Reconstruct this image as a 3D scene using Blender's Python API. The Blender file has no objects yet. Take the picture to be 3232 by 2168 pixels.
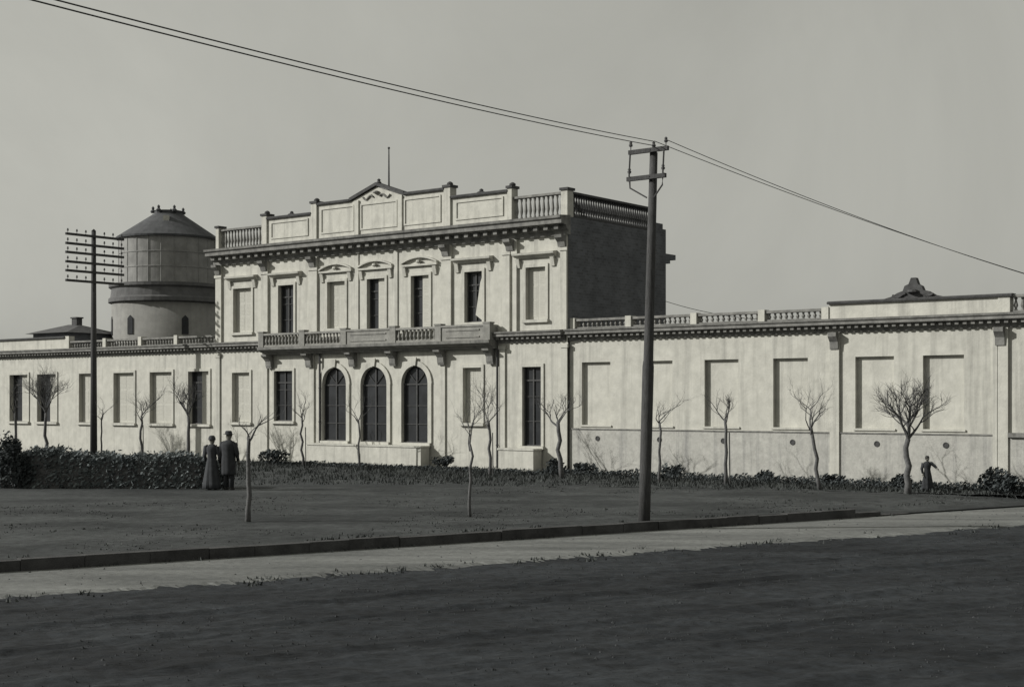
import bpy, bmesh, math, random
from mathutils import Vector, Matrix, noise
R = math.radians
S = bpy.context.scene
COL = S.collection

# ------------------------------------------------------------------ camera, sky, sun, exposure
cam = bpy.data.objects.new('camera', bpy.data.cameras.new('camera'))
COL.objects.link(cam)
cam.location = (0, 0, 2.8)
cam.rotation_euler = (R(90), 0, 0)
cam.data.sensor_width = 36
cam.data.lens = 49.77
cam.data.shift_y = 0.056
cam.data.clip_end = 5000
S.camera = cam

FX, FY, FZ = 1.0, 0.9, -0.66                      # sunlight travel along the facade frame (right, inward, down)
FA = math.atan2(-0.613, 0.790)                    # heading of the facade
UX, UY = math.cos(FA), math.sin(FA)
NX, NY = -UY, UX
LD = Vector((UX * FX + NX * FY, UY * FX + NY * FY, FZ)).normalized()
sl = bpy.data.lights.new('sun', 'SUN')
sl.energy = 4.8
sl.angle = R(0.6)
sl.color = (1.0, 0.985, 0.94)
sun = bpy.data.objects.new('sun', sl)
sun.rotation_euler = LD.to_track_quat('-Z', 'Y').to_euler()
sun.location = (-40, -5, 40)
COL.objects.link(sun)

W = bpy.data.worlds.new('World')
S.world = W
W.use_nodes = True
nt = W.node_tree
nt.nodes.clear()
nd = lambda t, n=nt: n.nodes.new(t)
out = nd('ShaderNodeOutputWorld')
bg = nd('ShaderNodeBackground')
sky = nd('ShaderNodeTexSky')
sky.sky_type = 'NISHITA'
sky.sun_disc = False
sky.sun_elevation = math.asin(-LD.z)
sky.sun_rotation = math.atan2(-LD.x, -LD.y)
sky.dust_density = 4
bw = nd('ShaderNodeRGBToBW')
pw = nd('ShaderNodeMath'); pw.operation = 'POWER'; pw.inputs[1].default_value = 0.22
mu = nd('ShaderNodeMath'); mu.operation = 'MULTIPLY'; mu.inputs[1].default_value = 3.5
co = nd('ShaderNodeTexCoord')
ns = nd('ShaderNodeTexNoise'); ns.inputs['Scale'].default_value = 2.6; ns.inputs['Detail'].default_value = 9; ns.inputs['Roughness'].default_value = .6; ns.inputs['Distortion'].default_value = .6
mr = nd('ShaderNodeMapRange'); mr.inputs['From Min'].default_value = 0.3; mr.inputs['From Max'].default_value = 0.7; mr.inputs['To Min'].default_value = 0.86; mr.inputs['To Max'].default_value = 1.09
m2 = nd('ShaderNodeMath'); m2.operation = 'MULTIPLY'
tn = nd('ShaderNodeMixRGB'); tn.blend_type = 'MULTIPLY'; tn.inputs[0].default_value = 1
tn.inputs[2].default_value = (1.03, 1.03, 0.935, 1)
L = nt.links.new
L(sky.outputs[0], bw.inputs[0]); L(bw.outputs[0], pw.inputs[0]); L(pw.outputs[0], mu.inputs[0])
L(co.outputs['Generated'], ns.inputs['Vector']); L(ns.outputs[0], mr.inputs['Value'])
L(mu.outputs[0], m2.inputs[0]); L(mr.outputs[0], m2.inputs[1])
L(m2.outputs[0], tn.inputs[1]); L(tn.outputs[0], bg.inputs[0])
bg.inputs[1].default_value = 0.1
L(bg.outputs[0], out.inputs[0])

S.view_settings.view_transform = 'Standard'
S.view_settings.look = 'None'
S.view_settings.exposure = 0.0
S.view_settings.gamma = 1.0
S.view_settings.use_curve_mapping = False

# ------------------------------------------------------------------ materials
def tc_map(n, tc):
    m = n.nodes.new('ShaderNodeMapping')
    n.links.new(tc.outputs['Object'], m.inputs['Vector'])
    return m
def mat(name, c1, c2=None, scale=4.0, rough=0.9, bump=0.0, bscale=30.0, stain=None, stamt=0.5, spec=0.25, stretch=(1, 1, 1), lo=0.35, hi=0.65, rotz=0.0, fine=0.0, fscale=9.0):
    m = bpy.data.materials.new(name)
    m.use_nodes = True
    n = m.node_tree
    b = n.nodes['Principled BSDF']
    b.inputs['Roughness'].default_value = rough
    b.inputs['Specular IOR Level'].default_value = spec
    c2 = c2 or tuple(x * 0.8 for x in c1)
    tc = n.nodes.new('ShaderNodeTexCoord')
    mp = n.nodes.new('ShaderNodeMapping')
    mp.inputs['Scale'].default_value = stretch
    mp.inputs['Rotation'].default_value = (0, 0, rotz)
    n.links.new(tc.outputs['Object'], mp.inputs['Vector'])
    def nz(sc, det=6.0, vec=mp):
        t = n.nodes.new('ShaderNodeTexNoise')
        t.inputs['Scale'].default_value = sc
        t.inputs['Detail'].default_value = det
        t.inputs['Roughness'].default_value = 0.65
        n.links.new(vec.outputs[0], t.inputs['Vector'])
        return t
    a = nz(scale)
    r = n.nodes.new('ShaderNodeMapRange')
    r.inputs['From Min'].default_value = lo
    r.inputs['From Max'].default_value = hi
    n.links.new(a.outputs[0], r.inputs['Value'])
    mx = n.nodes.new('ShaderNodeMixRGB')
    mx.inputs[1].default_value = (*c1, 1)
    mx.inputs[2].default_value = (*c2, 1)
    n.links.new(r.outputs[0], mx.inputs[0])
    res = mx.outputs[0]
    if stain:
        mp2 = n.nodes.new('ShaderNodeMapping')
        mp2.inputs['Scale'].default_value = (3.2, 3.2, 0.16)
        n.links.new(tc.outputs['Object'], mp2.inputs['Vector'])
        s = nz(1.1, 8.0, mp2)
        r2 = n.nodes.new('ShaderNodeMapRange')
        r2.inputs['From Min'].default_value = 0.50
        r2.inputs['From Max'].default_value = 0.78
        r2.inputs['To Max'].default_value = stamt
        n.links.new(s.outputs[0], r2.inputs['Value'])
        mx2 = n.nodes.new('ShaderNodeMixRGB')
        n.links.new(r2.outputs[0], mx2.inputs[0])
        n.links.new(res, mx2.inputs[1])
        mx2.inputs[2].default_value = (*stain, 1)
        res = mx2.outputs[0]
    if fine:
        ft = nz(fscale, 7.0, tc_map(n, tc))
        fr = n.nodes.new('ShaderNodeMapRange')
        fr.inputs['From Min'].default_value = .3; fr.inputs['From Max'].default_value = .7
        fr.inputs['To Min'].default_value = 1 - fine; fr.inputs['To Max'].default_value = 1 + fine
        n.links.new(ft.outputs[0], fr.inputs['Value'])
        sc_ = n.nodes.new('ShaderNodeVectorMath'); sc_.operation = 'SCALE'
        n.links.new(res, sc_.inputs[0]); n.links.new(fr.outputs[0], sc_.inputs['Scale'])
        res = sc_.outputs[0]
    n.links.new(res, b.inputs['Base Color'])
    if bump:
        bn = nz(bscale, 8.0)
        bp = n.nodes.new('ShaderNodeBump')
        bp.inputs['Strength'].default_value = bump
        bp.inputs['Distance'].default_value = 0.03
        n.links.new(bn.outputs[0], bp.inputs['Height'])
        n.links.new(bp.outputs[0], b.inputs['Normal'])
    return m

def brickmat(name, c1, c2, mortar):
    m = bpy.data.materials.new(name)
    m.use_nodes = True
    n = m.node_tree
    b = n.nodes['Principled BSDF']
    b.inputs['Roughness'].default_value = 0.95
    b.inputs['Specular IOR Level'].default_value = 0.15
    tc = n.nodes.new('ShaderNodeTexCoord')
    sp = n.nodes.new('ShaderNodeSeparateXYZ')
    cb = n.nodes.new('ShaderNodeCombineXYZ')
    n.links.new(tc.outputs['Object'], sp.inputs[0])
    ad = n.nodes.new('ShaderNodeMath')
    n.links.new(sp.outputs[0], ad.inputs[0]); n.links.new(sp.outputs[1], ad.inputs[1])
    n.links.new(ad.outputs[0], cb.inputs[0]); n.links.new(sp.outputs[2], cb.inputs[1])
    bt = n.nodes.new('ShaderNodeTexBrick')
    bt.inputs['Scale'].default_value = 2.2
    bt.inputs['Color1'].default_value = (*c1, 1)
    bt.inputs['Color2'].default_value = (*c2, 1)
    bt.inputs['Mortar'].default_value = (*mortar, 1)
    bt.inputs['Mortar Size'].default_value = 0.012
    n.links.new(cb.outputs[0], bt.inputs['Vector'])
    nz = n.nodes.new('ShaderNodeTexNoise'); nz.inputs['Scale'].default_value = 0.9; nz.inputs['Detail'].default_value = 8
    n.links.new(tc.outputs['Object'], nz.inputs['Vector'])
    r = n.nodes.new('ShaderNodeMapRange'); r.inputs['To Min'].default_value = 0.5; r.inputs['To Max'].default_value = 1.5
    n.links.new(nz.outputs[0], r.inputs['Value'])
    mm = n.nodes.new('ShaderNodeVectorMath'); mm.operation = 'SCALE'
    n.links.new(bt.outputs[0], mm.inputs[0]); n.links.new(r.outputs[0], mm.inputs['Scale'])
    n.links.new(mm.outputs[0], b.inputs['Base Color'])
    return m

def g(v, w=0.0):                                   # near grey, w > 0 warm, w < 0 cool
    return (v * (1 + 0.06 * w), v * (1 + 0.04 * w if w > 0 else 1.0), v * (1 - 0.09 * w))

KA = math.atan2(.546, .838)                         # heading of the road
M = dict(
    plaster=mat('plaster', g(.44, .8), g(.385, .8), 2.0, bump=.3, bscale=14, stain=g(.17, .6), stamt=.62, fine=.10, fscale=3),
    grime=mat('grimy_plaster', g(.25, .6), g(.17, .6), 2.5, bump=.35, bscale=14, stain=g(.09), stamt=.6, fine=.12),
    dado=mat('dado_shading', g(.37, .6), g(.31, .6), 2.5, bump=.3, bscale=14, stain=g(.15), stamt=.75, fine=.12),  # darker grey: shading of the lower wing wall put into the colour
    moulding=mat('dark_moulding', g(.22, .5), g(.12, .5), 3.0, bump=.4, bscale=18, stain=g(.06), stamt=.7),  # dark grey throughout, with streaky stains
    coping=mat('grimy_shadow_coping', g(.08), g(.045), 4.0, bump=.4),  # grime plus the shadow line along the copings, both in the colour
    brick=brickmat('dark_brick', g(.13, -.8), g(.095, -.6), g(.155, -.4)),  # dark cool brick, tone varied at random
    shutter=mat('pale_shutter', g(.43, .8), g(.38, .8), 5.0, bump=.15, stretch=(1, 1, 6)),
    glass=mat('dark_glass', g(.018, -1), g(.032, -1), 1.4, rough=.30, spec=.22),
    frame=mat('painted_timber', g(.075), g(.05), 6.0),
    roofing=mat('roof_felt', g(.12), g(.08), 2.0),
    drum=mat('drum_plaster', g(.22, .5), g(.17, .5), 1.5, bump=.2, stain=g(.14), stamt=.5),
    slate=mat('dark_roof', g(.10), g(.06), 3.0, bump=.3),
    iron=mat('tank_iron', g(.27, .3), g(.18, .3), 1.2, bump=.15, bscale=6, stain=g(.13), stamt=.6),
    ironroof=mat('tank_roof_iron', g(.085, -.5), g(.055, -.5), 2.0, bump=.2),
    gallery=mat('tank_gallery_iron', g(.12), g(.08), 2.0, bump=.2),
    wood=mat('weathered_wood', g(.075), g(.04), 6.0, bump=.5, stretch=(6, 6, .6)),
    tarwood=mat('tarred_wood', g(.06), g(.04), 6.0, bump=.3, stretch=(6, 6, .6)),
    porcelain=mat('porcelain', g(.10), g(.08), rough=.35),
    wire=mat('wire_metal', g(.06), g(.05)),
    metal=mat('dark_metal', g(.07), g(.05)),
    bark=mat('bark', g(.12), g(.07), 14.0, bump=.5),  # lightened: distance haze put into the colour
    cover=mat('dark_cover', (.057, .065, .066), (.026, .031, .033), 1.3, rough=.85),
    leaf=mat('dark_leaf', (.165, .185, .186), (.076, .088, .092), 1.3, rough=.8),
    grass=mat('dry_grass', (.065, .07, .067), (.03, .034, .033), .6),
    lawn=mat('lawn_soil', (.042, .046, .046), (.022, .025, .026), .45, bump=.8, bscale=5, fine=.35, fscale=4),
    dirt=mat('packed_dirt', (.050, .054, .054), (.019, .0215, .022), .38, bump=.9, bscale=6, fine=.45, fscale=4, rotz=-KA, stretch=(.7, 1.1, 1), lo=.38, hi=.62),
    kerb=mat('kerb_stone', g(.07), g(.035), 2.0, bump=.6),
    lane=mat('gravel_lane', (.170, .174, .166), (.085, .088, .085), .5, bump=.9, bscale=6, fine=.25, fscale=6, rotz=-KA, stretch=(.35, 1.6, 1)),
    road=mat('dark_road', (.023, .0265, .030), (.0065, .008, .010), .42, bump=1.0, bscale=9, stretch=(.55, 1.2, 1), lo=.36, hi=.62, rotz=-KA, fine=.6, fscale=5),
    stone=mat('road_stone', (.042, .045, .047), (.014, .016, .017), 1.0),
    cloth=mat('dark_cloth', g(.038, -1), g(.026, -1), 9.0),
    cloth2=mat('charcoal_cloth', g(.05, -1), g(.035, -1), 9.0),
    skin=mat('skin', g(.16, 1), g(.12, 1)),
    hair=mat('dark_hair', g(.03), g(.02)),
)

# ------------------------------------------------------------------ mesh helpers
class MB:
    def __init__(s):
        s.v = []; s.f = []
    def poly(s, pts):
        i = len(s.v)
        s.v += [tuple(p) for p in pts]
        s.f.append(tuple(range(i, i + len(pts))))
    def box(s, a, b):
        (x0, y0, z0), (x1, y1, z1) = a, b
        i = len(s.v)
        s.v += [(x0, y0, z0), (x1, y0, z0), (x1, y1, z0), (x0, y1, z0), (x0, y0, z1), (x1, y0, z1), (x1, y1, z1), (x0, y1, z1)]
        s.f += [tuple(i + k for k in q) for q in ((0, 3, 2, 1), (4, 5, 6, 7), (0, 1, 5, 4), (1, 2, 6, 5), (2, 3, 7, 6), (3, 0, 4, 7))]
    def prism(s, pts, y0, y1):                     # outline in (x, z), counter-clockwise seen from -y, extruded along y
        i = len(s.v); n = len(pts)
        s.v += [(x, y0, z) for x, z in pts] + [(x, y1, z) for x, z in pts]
        s.f.append(tuple(range(i, i + n)))
        s.f.append(tuple(range(i + 2 * n - 1, i + n - 1, -1)))
        for k in range(n):
            j = (k + 1) % n
            s.f.append((i + j, i + k, i + n + k, i + n + j))
    def xprism(s, pts, x0, x1):                    # outline in (y, z) extruded along x
        i = len(s.v); n = len(pts)
        s.v += [(x0, y, z) for y, z in pts] + [(x1, y, z) for y, z in pts]
        s.f.append(tuple(range(i, i + n)))
        s.f.append(tuple(range(i + 2 * n - 1, i + n - 1, -1)))
        for k in range(n):
            j = (k + 1) % n
            s.f.append((i + j, i + k, i + n + k, i + n + j))
    def tube(s, pts, rad, n=6, cap=True):
        pts = [Vector(p) for p in pts]
        if not isinstance(rad, (list, tuple)): rad = [rad] * len(pts)
        rings = []
        for k, p in enumerate(pts):
            d = (pts[min(k + 1, len(pts) - 1)] - pts[max(k - 1, 0)]).normalized()
            a = d.cross(Vector((0, 0, 1)) if abs(d.z) < .9 else Vector((1, 0, 0))).normalized()
            b = d.cross(a)
            i = len(s.v)
            for q in range(n):
                t = 2 * math.pi * q / n
                s.v.append(tuple(p + (a * math.cos(t) + b * math.sin(t)) * rad[k]))
            rings.append(i)
        for r0, r1 in zip(rings, rings[1:]):
            for q in range(n):
                w = (q + 1) % n
                s.f.append((r0 + q, r0 + w, r1 + w, r1 + q))
        if cap:
            s.f.append(tuple(rings[0] + q for q in reversed(range(n))))
            s.f.append(tuple(rings[-1] + q for q in range(n)))
    def lathe(s, prof, c=(0, 0, 0), n=16, sx=1.0, sy=1.0, cap=True):
        rings = []
        for r, z in prof:
            i = len(s.v)
            for q in range(n):
                t = 2 * math.pi * q / n
                s.v.append((c[0] + r * sx * math.cos(t), c[1] + r * sy * math.sin(t), c[2] + z))
            rings.append(i)
        for r0, r1 in zip(rings, rings[1:]):
            for q in range(n):
                w = (q + 1) % n
                s.f.append((r0 + q, r0 + w, r1 + w, r1 + q))
        if cap:
            s.f.append(tuple(rings[0] + q for q in reversed(range(n))))
            s.f.append(tuple(rings[-1] + q for q in range(n)))
    def build(s, name, m, parent=None, smooth=False, loc=(0, 0, 0)):
        me = bpy.data.meshes.new(name)
        me.from_pydata(s.v, [], s.f)
        me.update()
        if isinstance(m, str): m = M[m]
        me.materials.append(m)
        if smooth:
            for p in me.polygons: p.use_smooth = True
        o = bpy.data.objects.new(name, me)
        COL.objects.link(o)
        o.location = loc
        if parent: o.parent = parent
        return o

def tag(o, label, cat, group=None, kind=None):
    if label: o['label'] = label
    if cat: o['category'] = cat
    if group: o['group'] = group
    if kind: o['kind'] = kind
    return o
def thing(name, label, cat, loc=(0, 0, 0), rz=0.0, group=None, kind=None):
    o = bpy.data.objects.new(name, None)
    o.empty_display_size = .3
    COL.objects.link(o)
    o.location = loc
    o.rotation_euler = (0, 0, rz)
    return tag(o, label, cat, group, kind)
def struct(name, mb, m):
    return tag(mb.build(name, m), None, None, None, 'structure')
def wp(u, v, z=0.0):                               # facade frame -> world
    return Vector((2.17 + UX * u + NX * v, 54.8 + UY * u + NY * v, z))

# ------------------------------------------------------------------ ground, road, kerb
KP, KD = Vector((-8.97, 24.8)), Vector((.838, .546))
KN = Vector((.546, -.838))                          # from the kerb towards the road
def kp(s, d, z): 
    p = KP + KD * s + KN * d
    return (p.x, p.y, z)
b = MB(); b.poly([(-2500, -2500, -.34), (2500, -2500, -.34), (2500, 2500, -.34), (-2500, 2500, -.34)])
struct('ground', b, 'dirt')
rnd = random.Random(3)
b = MB()
for q in (((-120, 2.0), (-120, 80), (-26, 80), (-26, 2.0)), ((44, 2.0), (44, 80), (160, 80), (160, 2.0)), ((-26, 27), (-26, 80), (44, 80), (44, 27))): b.poly([kp(x, y, -.212) for x, y in q])
def rut(s_, d):                                     # wheel ruts, ridges and lumps of a dirt road
    h = 0.0
    for c0, w in ((6.6, .16), (8.1, .16), (10.4, .2), (11.9, .18), (15.0, .25), (16.5, .25)):
        c = c0 + .35 * noise.noise(Vector((s_ * .12, c0, 0)))
        x = (d - c) / w
        if abs(x) < 3: h += -.030 * math.exp(-x * x) + .014 * math.exp(-(abs(x) - 1.7) ** 2 * 3)
    h += .030 * noise.noise(Vector((s_ * .5, d * 1.0, 4))) + .026 * noise.noise(Vector((s_ * 1.6, d * 2.2, 9))) + .020 * noise.noise(Vector((s_ * 4.2, d * 4.2, 2)))
    return h * min(1.0, (d - 2.0) / 2.5, (27 - d) / 2)
NS, ND = 640, 280
for i in range(NS + 1):
    s_ = -26 + 70 * i / NS
    for j in range(ND + 1):
        d = 2.0 + 25 * j / ND
        b.v.append(kp(s_, d, -.212 + rut(s_, d)))
for i in range(NS):
    for j in range(ND):
        a = len(b.v) - (NS + 1) * (ND + 1) + i * (ND + 1) + j
        b.f.append((a, a + 1, a + ND + 2, a + ND + 1))
struct('road', b, 'road')
b = MB()
N = 2600; prev = None
for i in range(N + 1):
    s = -70 + i * 170 / N
    e = 3.5 + .012 * max(s, 0) + .26 * noise.noise(Vector((s * .30, 0, 0))) + .12 * noise.noise(Vector((s * 1.7, 3, 0))) + .12 * noise.noise(Vector((s * 6.1, 8, 0))) + rnd.uniform(-.10, .10)
    cur = (kp(s, 0.0, -.198), kp(s, e - 1.3, -.193), kp(s, e - .3, -.188), kp(s, e + .10, -.232))
    if prev:
        for k in range(3): b.poly([prev[k], prev[k + 1], cur[k + 1], cur[k]])
    prev = cur
struct('lane', b, 'lane')
# the forecourt is a raised slab; its front face is the kerb line, which drops near its right end
drop = lambda s: 1.0 if s < 20.0 else max(0.12, 1.0 - (s - 20.0) / 2.5 * .88)
b = MB()
ds = [.22, .24] + [.5 + .32 * k for k in range(44)] + [40, 180]
ss = [-90] + [-16 + .22 * k for k in range(250)] + [60, 120]
for a in ss:
    zt = -.20 + .20 * drop(a)
    b.v.append(kp(a, -.22, -.32))
    for k, d in enumerate(ds):
        t = min(1.0, max(0.0, (d - .22) / 3.0))
        z = (zt - .004) * (1 - t)
        if 2 < k < 44 and -15 < a < 38:
            z += min(1, (d - .4) / .6) * (.035 * noise.noise(Vector((a * .45, d * .6, 1))) + .026 * noise.noise(Vector((a * 1.5, d * 1.5, 5))))
        b.v.append(kp(a, -d, z))
nd_ = len(ds) + 1
for i in range(len(ss) - 1):
    for k in range(nd_ - 1):
        a = i * nd_ + k; b.f.append((a, a + nd_, a + nd_ + 1, a + 1))
struct('forecourt', b, 'dirt')
b = MB(); s = -70.0
while s < 22.5:
    ln = rnd.uniform(.85, 1.25)
    zt = -.20 + .206 * drop(s) + rnd.uniform(-.018, .014)
    j = rnd.uniform(-.025, .025)
    q = [kp(s, -.225, -.3), kp(s + ln - .012, -.225, -.3), kp(s + ln - .012, .035 + j, -.3), kp(s, .035 + j, -.3)]
    q2 = [(x, y, zt) for x, y, z in q]
    i = len(b.v); b.v += q + q2
    b.f += [tuple(i + k for k in f) for f in ((4, 7, 6, 5), (0, 1, 5, 4), (1, 2, 6, 5), (2, 3, 7, 6), (3, 0, 4, 7))]
    s += ln
struct('kerb', b, 'kerb')
# dark garden strip in front of the facade
front = [(-60, 60.5), (-30, 50.0), (-16, 46.9), (-8.3, 46.7), (-3, 46.6), (3.9, 45.8), (9, 44.4), (15.2, 42.0), (24, 36.8), (34, 30)]
def frontY(x):
    for (a, ya), (c, yc) in zip(front, front[1:]):
        if a <= x <= c: return ya + (yc - ya) * (x - a) / (c - a)
    return front[-1][1]
def wallY(x):                                       # y of the facade line at world x
    return 54.8 + (x - 2.17) * UY / UX
b = MB(); prev = None
for i in range(281):
    x = -46 + i * .26
    e = frontY(x) + .5 * noise.noise(Vector((x * .7, 1, 0))) + rnd.uniform(-.15, .15)
    cur = ((x, e, .004), (x, max(wallY(x) - .7, e + .3), .004))
    if prev: b.poly([prev[0], cur[0], cur[1], prev[1]])
    prev = cur
struct('lawn', b, 'lawn')

def blades(b, x, y, n, h, sp, r):
    for _ in range(n):
        px, py = x + r.gauss(0, sp), y + r.gauss(0, sp)
        a = r.uniform(0, 6.28); w = r.uniform(.012, .03); hh = h * r.uniform(.5, 1.2)
        lx, ly = r.gauss(0, .35) * hh, r.gauss(0, .35) * hh
        i = len(b.v)
        b.v += [(px - w * math.cos(a), py - w * math.sin(a), 0), (px + w * math.cos(a), py + w * math.sin(a), 0), (px + lx, py + ly, hh)]
        b.f.append((i, i + 1, i + 2))
r = random.Random(11); b = MB()
for _ in range(2300):
    x = r.uniform(-14, 19)
    y0, y1 = frontY(x), wallY(x) - .4
    if y1 <= y0: continue
    t = r.random() ** .8
    blades(b, x, y0 + (y1 - y0) * t, 9, .10 + .10 * t, .16, r)
for _ in range(3800):                               # stray tufts on the dirt
    q, d = r.uniform(-12, 34), -r.uniform(.4, 13)
    x, y, _z = kp(q, d, 0)
    if y < frontY(x) and noise.noise(Vector((x * .35, y * .35, 7))) > .02: blades(b, x, y, r.randint(1, 5), .026 + .03 * r.random() ** 3, .12, r)
nb = len(b.v)
for _ in range(900):
    q = r.uniform(-14, 34); d = r.choice((.06, -.3)) if r.random() < .6 else 3.6 + r.gauss(0, .35)
    if noise.noise(Vector((q * .5, d, 2))) < 0: continue
    x, y, _z = kp(q, d, 0); n0 = len(b.v); blades(b, x, y, r.randint(2, 6), .07, .07, r)
    if d > 0: b.v[n0:] = [(x_, y_, z_ - .205) for x_, y_, z_ in b.v[n0:]]
tag(b.build('grass', 'grass'), 'dark rough grass and weeds growing in front of the station', 'grass', None, 'stuff')

r = random.Random(17); b = MB()                     # clods and small stones lying on the road and lane
for _ in range(30000):
    q, d = r.uniform(-16, 30), 26 * r.random() ** .8
    x, y, _z = kp(q, d, 0)
    if y < 6 or d < .1 or noise.noise(Vector((q * .3, d * .8, 3))) < -.25: continue
    if d < 3.3 and r.random() < .75: continue
    zr = (-.212 + rut(q, d)) if d > 3.4 else -.196
    h = .007 + .020 * r.random() ** 3
    i = len(b.v); a0 = r.uniform(0, 6.28)
    for k in range(5):
        a = a0 + k * 1.2566; rr = h * r.uniform(.8, 1.5)
        b.v.append((x + rr * math.cos(a), y + rr * math.sin(a), zr - .006))
    b.v.append((x + r.gauss(0, .3) * h, y + r.gauss(0, .3) * h, zr + h))
    b.f += [(i + k, i + (k + 1) % 5, i + 5) for k in range(5)]
tag(b.build('stones', 'stone'), 'small loose stones and clods scattered over the dark road', 'stones', None, 'stuff')

# ------------------------------------------------------------------ station building
bl = thing('station_building', 'long pale plastered railway station with two storey centre and single storey wings', 'building', wp(0, 0), FA)

def wall_with_holes(mb, u0, u1, z0, z1, v, holes, depth):
    """front sheet at v with openings; holes = (a, b, bottom, top, arched)"""
    us = sorted({u0, u1, *[h[0] for h in holes], *[h[1] for h in holes]})
    zs = sorted({z0, z1, *[h[2] for h in holes], *[h[3] for h in holes]})
    for a, c in zip(us, us[1:]):
        for p, q in zip(zs, zs[1:]):
            mu_, mz_ = (a + c) / 2, (p + q) / 2
            if any(h[0] < mu_ < h[1] and h[2] < mz_ < h[3] for h in holes): continue
            mb.poly([(a, v, p), (c, v, p), (c, v, q), (a, v, q)])
    for a, c, p, q, arch, *dd in holes:
        depth = dd[0] if dd else .44
        if arch:
            rr = (c - a) / 2; m = (a + c) / 2; n = 14
            arc = [(m - rr * math.cos(math.pi * k / n), q - rr + rr * math.sin(math.pi * k / n)) for k in range(n + 1)]
            for (x0, za), (x1, zb) in zip(arc, arc[1:]):
                mb.poly([(x0, v, za), (x1, v, zb), (x1, v, q), (x0, v, q)])
                mb.poly([(x0, v, za), (x0, v + depth, za), (x1, v + depth, zb), (x1, v, zb)])
            zt = q - rr
        else:
            zt = q
            mb.poly([(a, v, q), (a, v + depth, q), (c, v + depth, q), (c, v, q)])
        mb.poly([(a, v, p), (a, v + depth, p), (a, v + depth, zt), (a, v, zt)])
        mb.poly([(c, v, p), (c, v, zt), (c, v + depth, zt), (c, v + depth, p)])
        mb.poly([(a, v, p), (c, v, p), (c, v + depth, p), (a, v + depth, p)])

ML, MR_ = -20.54, 0.0                               # centre block
WV = .10                                            # wings stand slightly back
up = [(-18.70, .62, 'blind'), (-15.75, .50, 'dark'), (-12.55, .54, 'blind'), (-10.15, .52, 'half'), (-7.62, .50, 'half'), (-4.72, .46, 'dark2'), (-1.55, .48, 'blind')]
gr = [(-18.80, .60, 'blind', 1.80, 4.12), (-15.92, .60, 'dark', 1.88, 4.16), (-4.78, .48, 'blind', 1.90, 4.15), (-1.74, .46, 'dark', 1.02, 4.14)]
ar = [(-12.65, .74), (-10.26, .77), (-7.90, .74)]
holes = [(c - w, c + w, (5.78 if k in ('dark', 'half') else 6.0), 8.06, False, .26 if k == 'blind' else .22) for c, w, k in up]
holes += [(c - w, c + w, z0, z1, False, .26 if k == 'blind' else .16) for c, w, k, z0, z1 in gr]
holes += [(c - w, c + w, 1.04, 4.27, True, .16) for c, w in ar]
b = MB()
wall_with_holes(b, ML, MR_, 0, 9.4, 0.0, holes, .44)
b.poly([(ML, 0, 0), (ML, 6, 0), (ML, 6, 9.9), (ML, 0, 9.9)])
b.poly([(ML, 0, 9.4), (MR_, 0, 9.4), (MR_, 0, 9.93), (ML, 0, 9.93)])
b.poly([(ML, 6, 0), (MR_, 6, 0), (MR_, 6, 9.9), (ML, 6, 9.9)])
b.build('wall', 'plaster', bl)

b = MB()                                            # bare side wall of the upper storey, and the taller rear bay
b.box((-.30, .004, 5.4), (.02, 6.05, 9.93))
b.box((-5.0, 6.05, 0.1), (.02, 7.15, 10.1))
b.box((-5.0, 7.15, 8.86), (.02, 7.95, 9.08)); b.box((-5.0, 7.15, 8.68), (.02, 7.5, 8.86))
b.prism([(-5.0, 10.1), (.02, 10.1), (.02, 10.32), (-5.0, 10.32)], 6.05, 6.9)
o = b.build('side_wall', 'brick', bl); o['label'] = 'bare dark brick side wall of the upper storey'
b = MB(); b.box((ML + .05, .35, 9.80), (-.32, 5.95, 9.90)); b.box((-60, .5, 5.36), (ML - .002, 8, 5.44)); b.box((.03, .5, 5.36), (26, 7, 5.44))
b.build('roof', 'roofing', bl)

# wings
WL = [(-37.0, .85, 'half'), (-34.4, .85, 'half'), (-30.9, .60, 'blind'), (-27.75, .82, 'blind'), (-24.8, .85, 'blind'), (-21.95, .75, 'half')]
WRc = [(1.24, .66), (4.0, .64), (6.68, .69), (9.40, .66), (12.48, .68), (14.83, .68)]
hl = [(c - w, c + w, 1.68, 4.22, False) for c, w, k in WL] + [(-41.2, -39.7, 1.68, 4.22, False), (-44.4, -42.9, 1.68, 4.22, False)]
hr = [(c - w, c + w, 1.88, 4.28, False) for c, w in WRc] + [(18.6, 20.0, 1.88, 4.28, False), (22, 23.4, 1.88, 4.28, False)]
b = MB()
wall_with_holes(b, -60, ML, 0, 5.5, WV, hl, .27)
b.poly([(-60, 8, 0), (ML, 8, 0), (ML, 8, 5.5), (-60, 8, 5.5)])
b.build('wing_wall', 'plaster', bl)
b = MB()
wall_with_holes(b, MR_, 26, 1.72, 5.5, WV, hr, .18)
wall_with_holes(b, MR_, 26, 0, 1.72, WV, [], .2)
b.poly([(26, WV, 0), (26, 7, 0), (26, 7, 5.5), (26, WV, 5.5)])
b.poly([(0, 7, 0), (26, 7, 0), (26, 7, 5.5), (0, 7, 5.5)])
b.build('wing_wall', 'plaster', bl)
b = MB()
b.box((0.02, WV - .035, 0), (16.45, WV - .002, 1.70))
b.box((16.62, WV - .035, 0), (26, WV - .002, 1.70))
o = b.build('dado', 'dado', bl); o['label'] = 'dado along the foot of the right wing, lower wall shading put into its grey'
b = MB(); b.box((0.02, WV - .065, 1.70), (16.45, WV - .003, 1.745)); b.box((16.95, WV - .14, 1.66), (26, WV - .036, 1.80))
b.build('string_course', 'moulding', bl)

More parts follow.
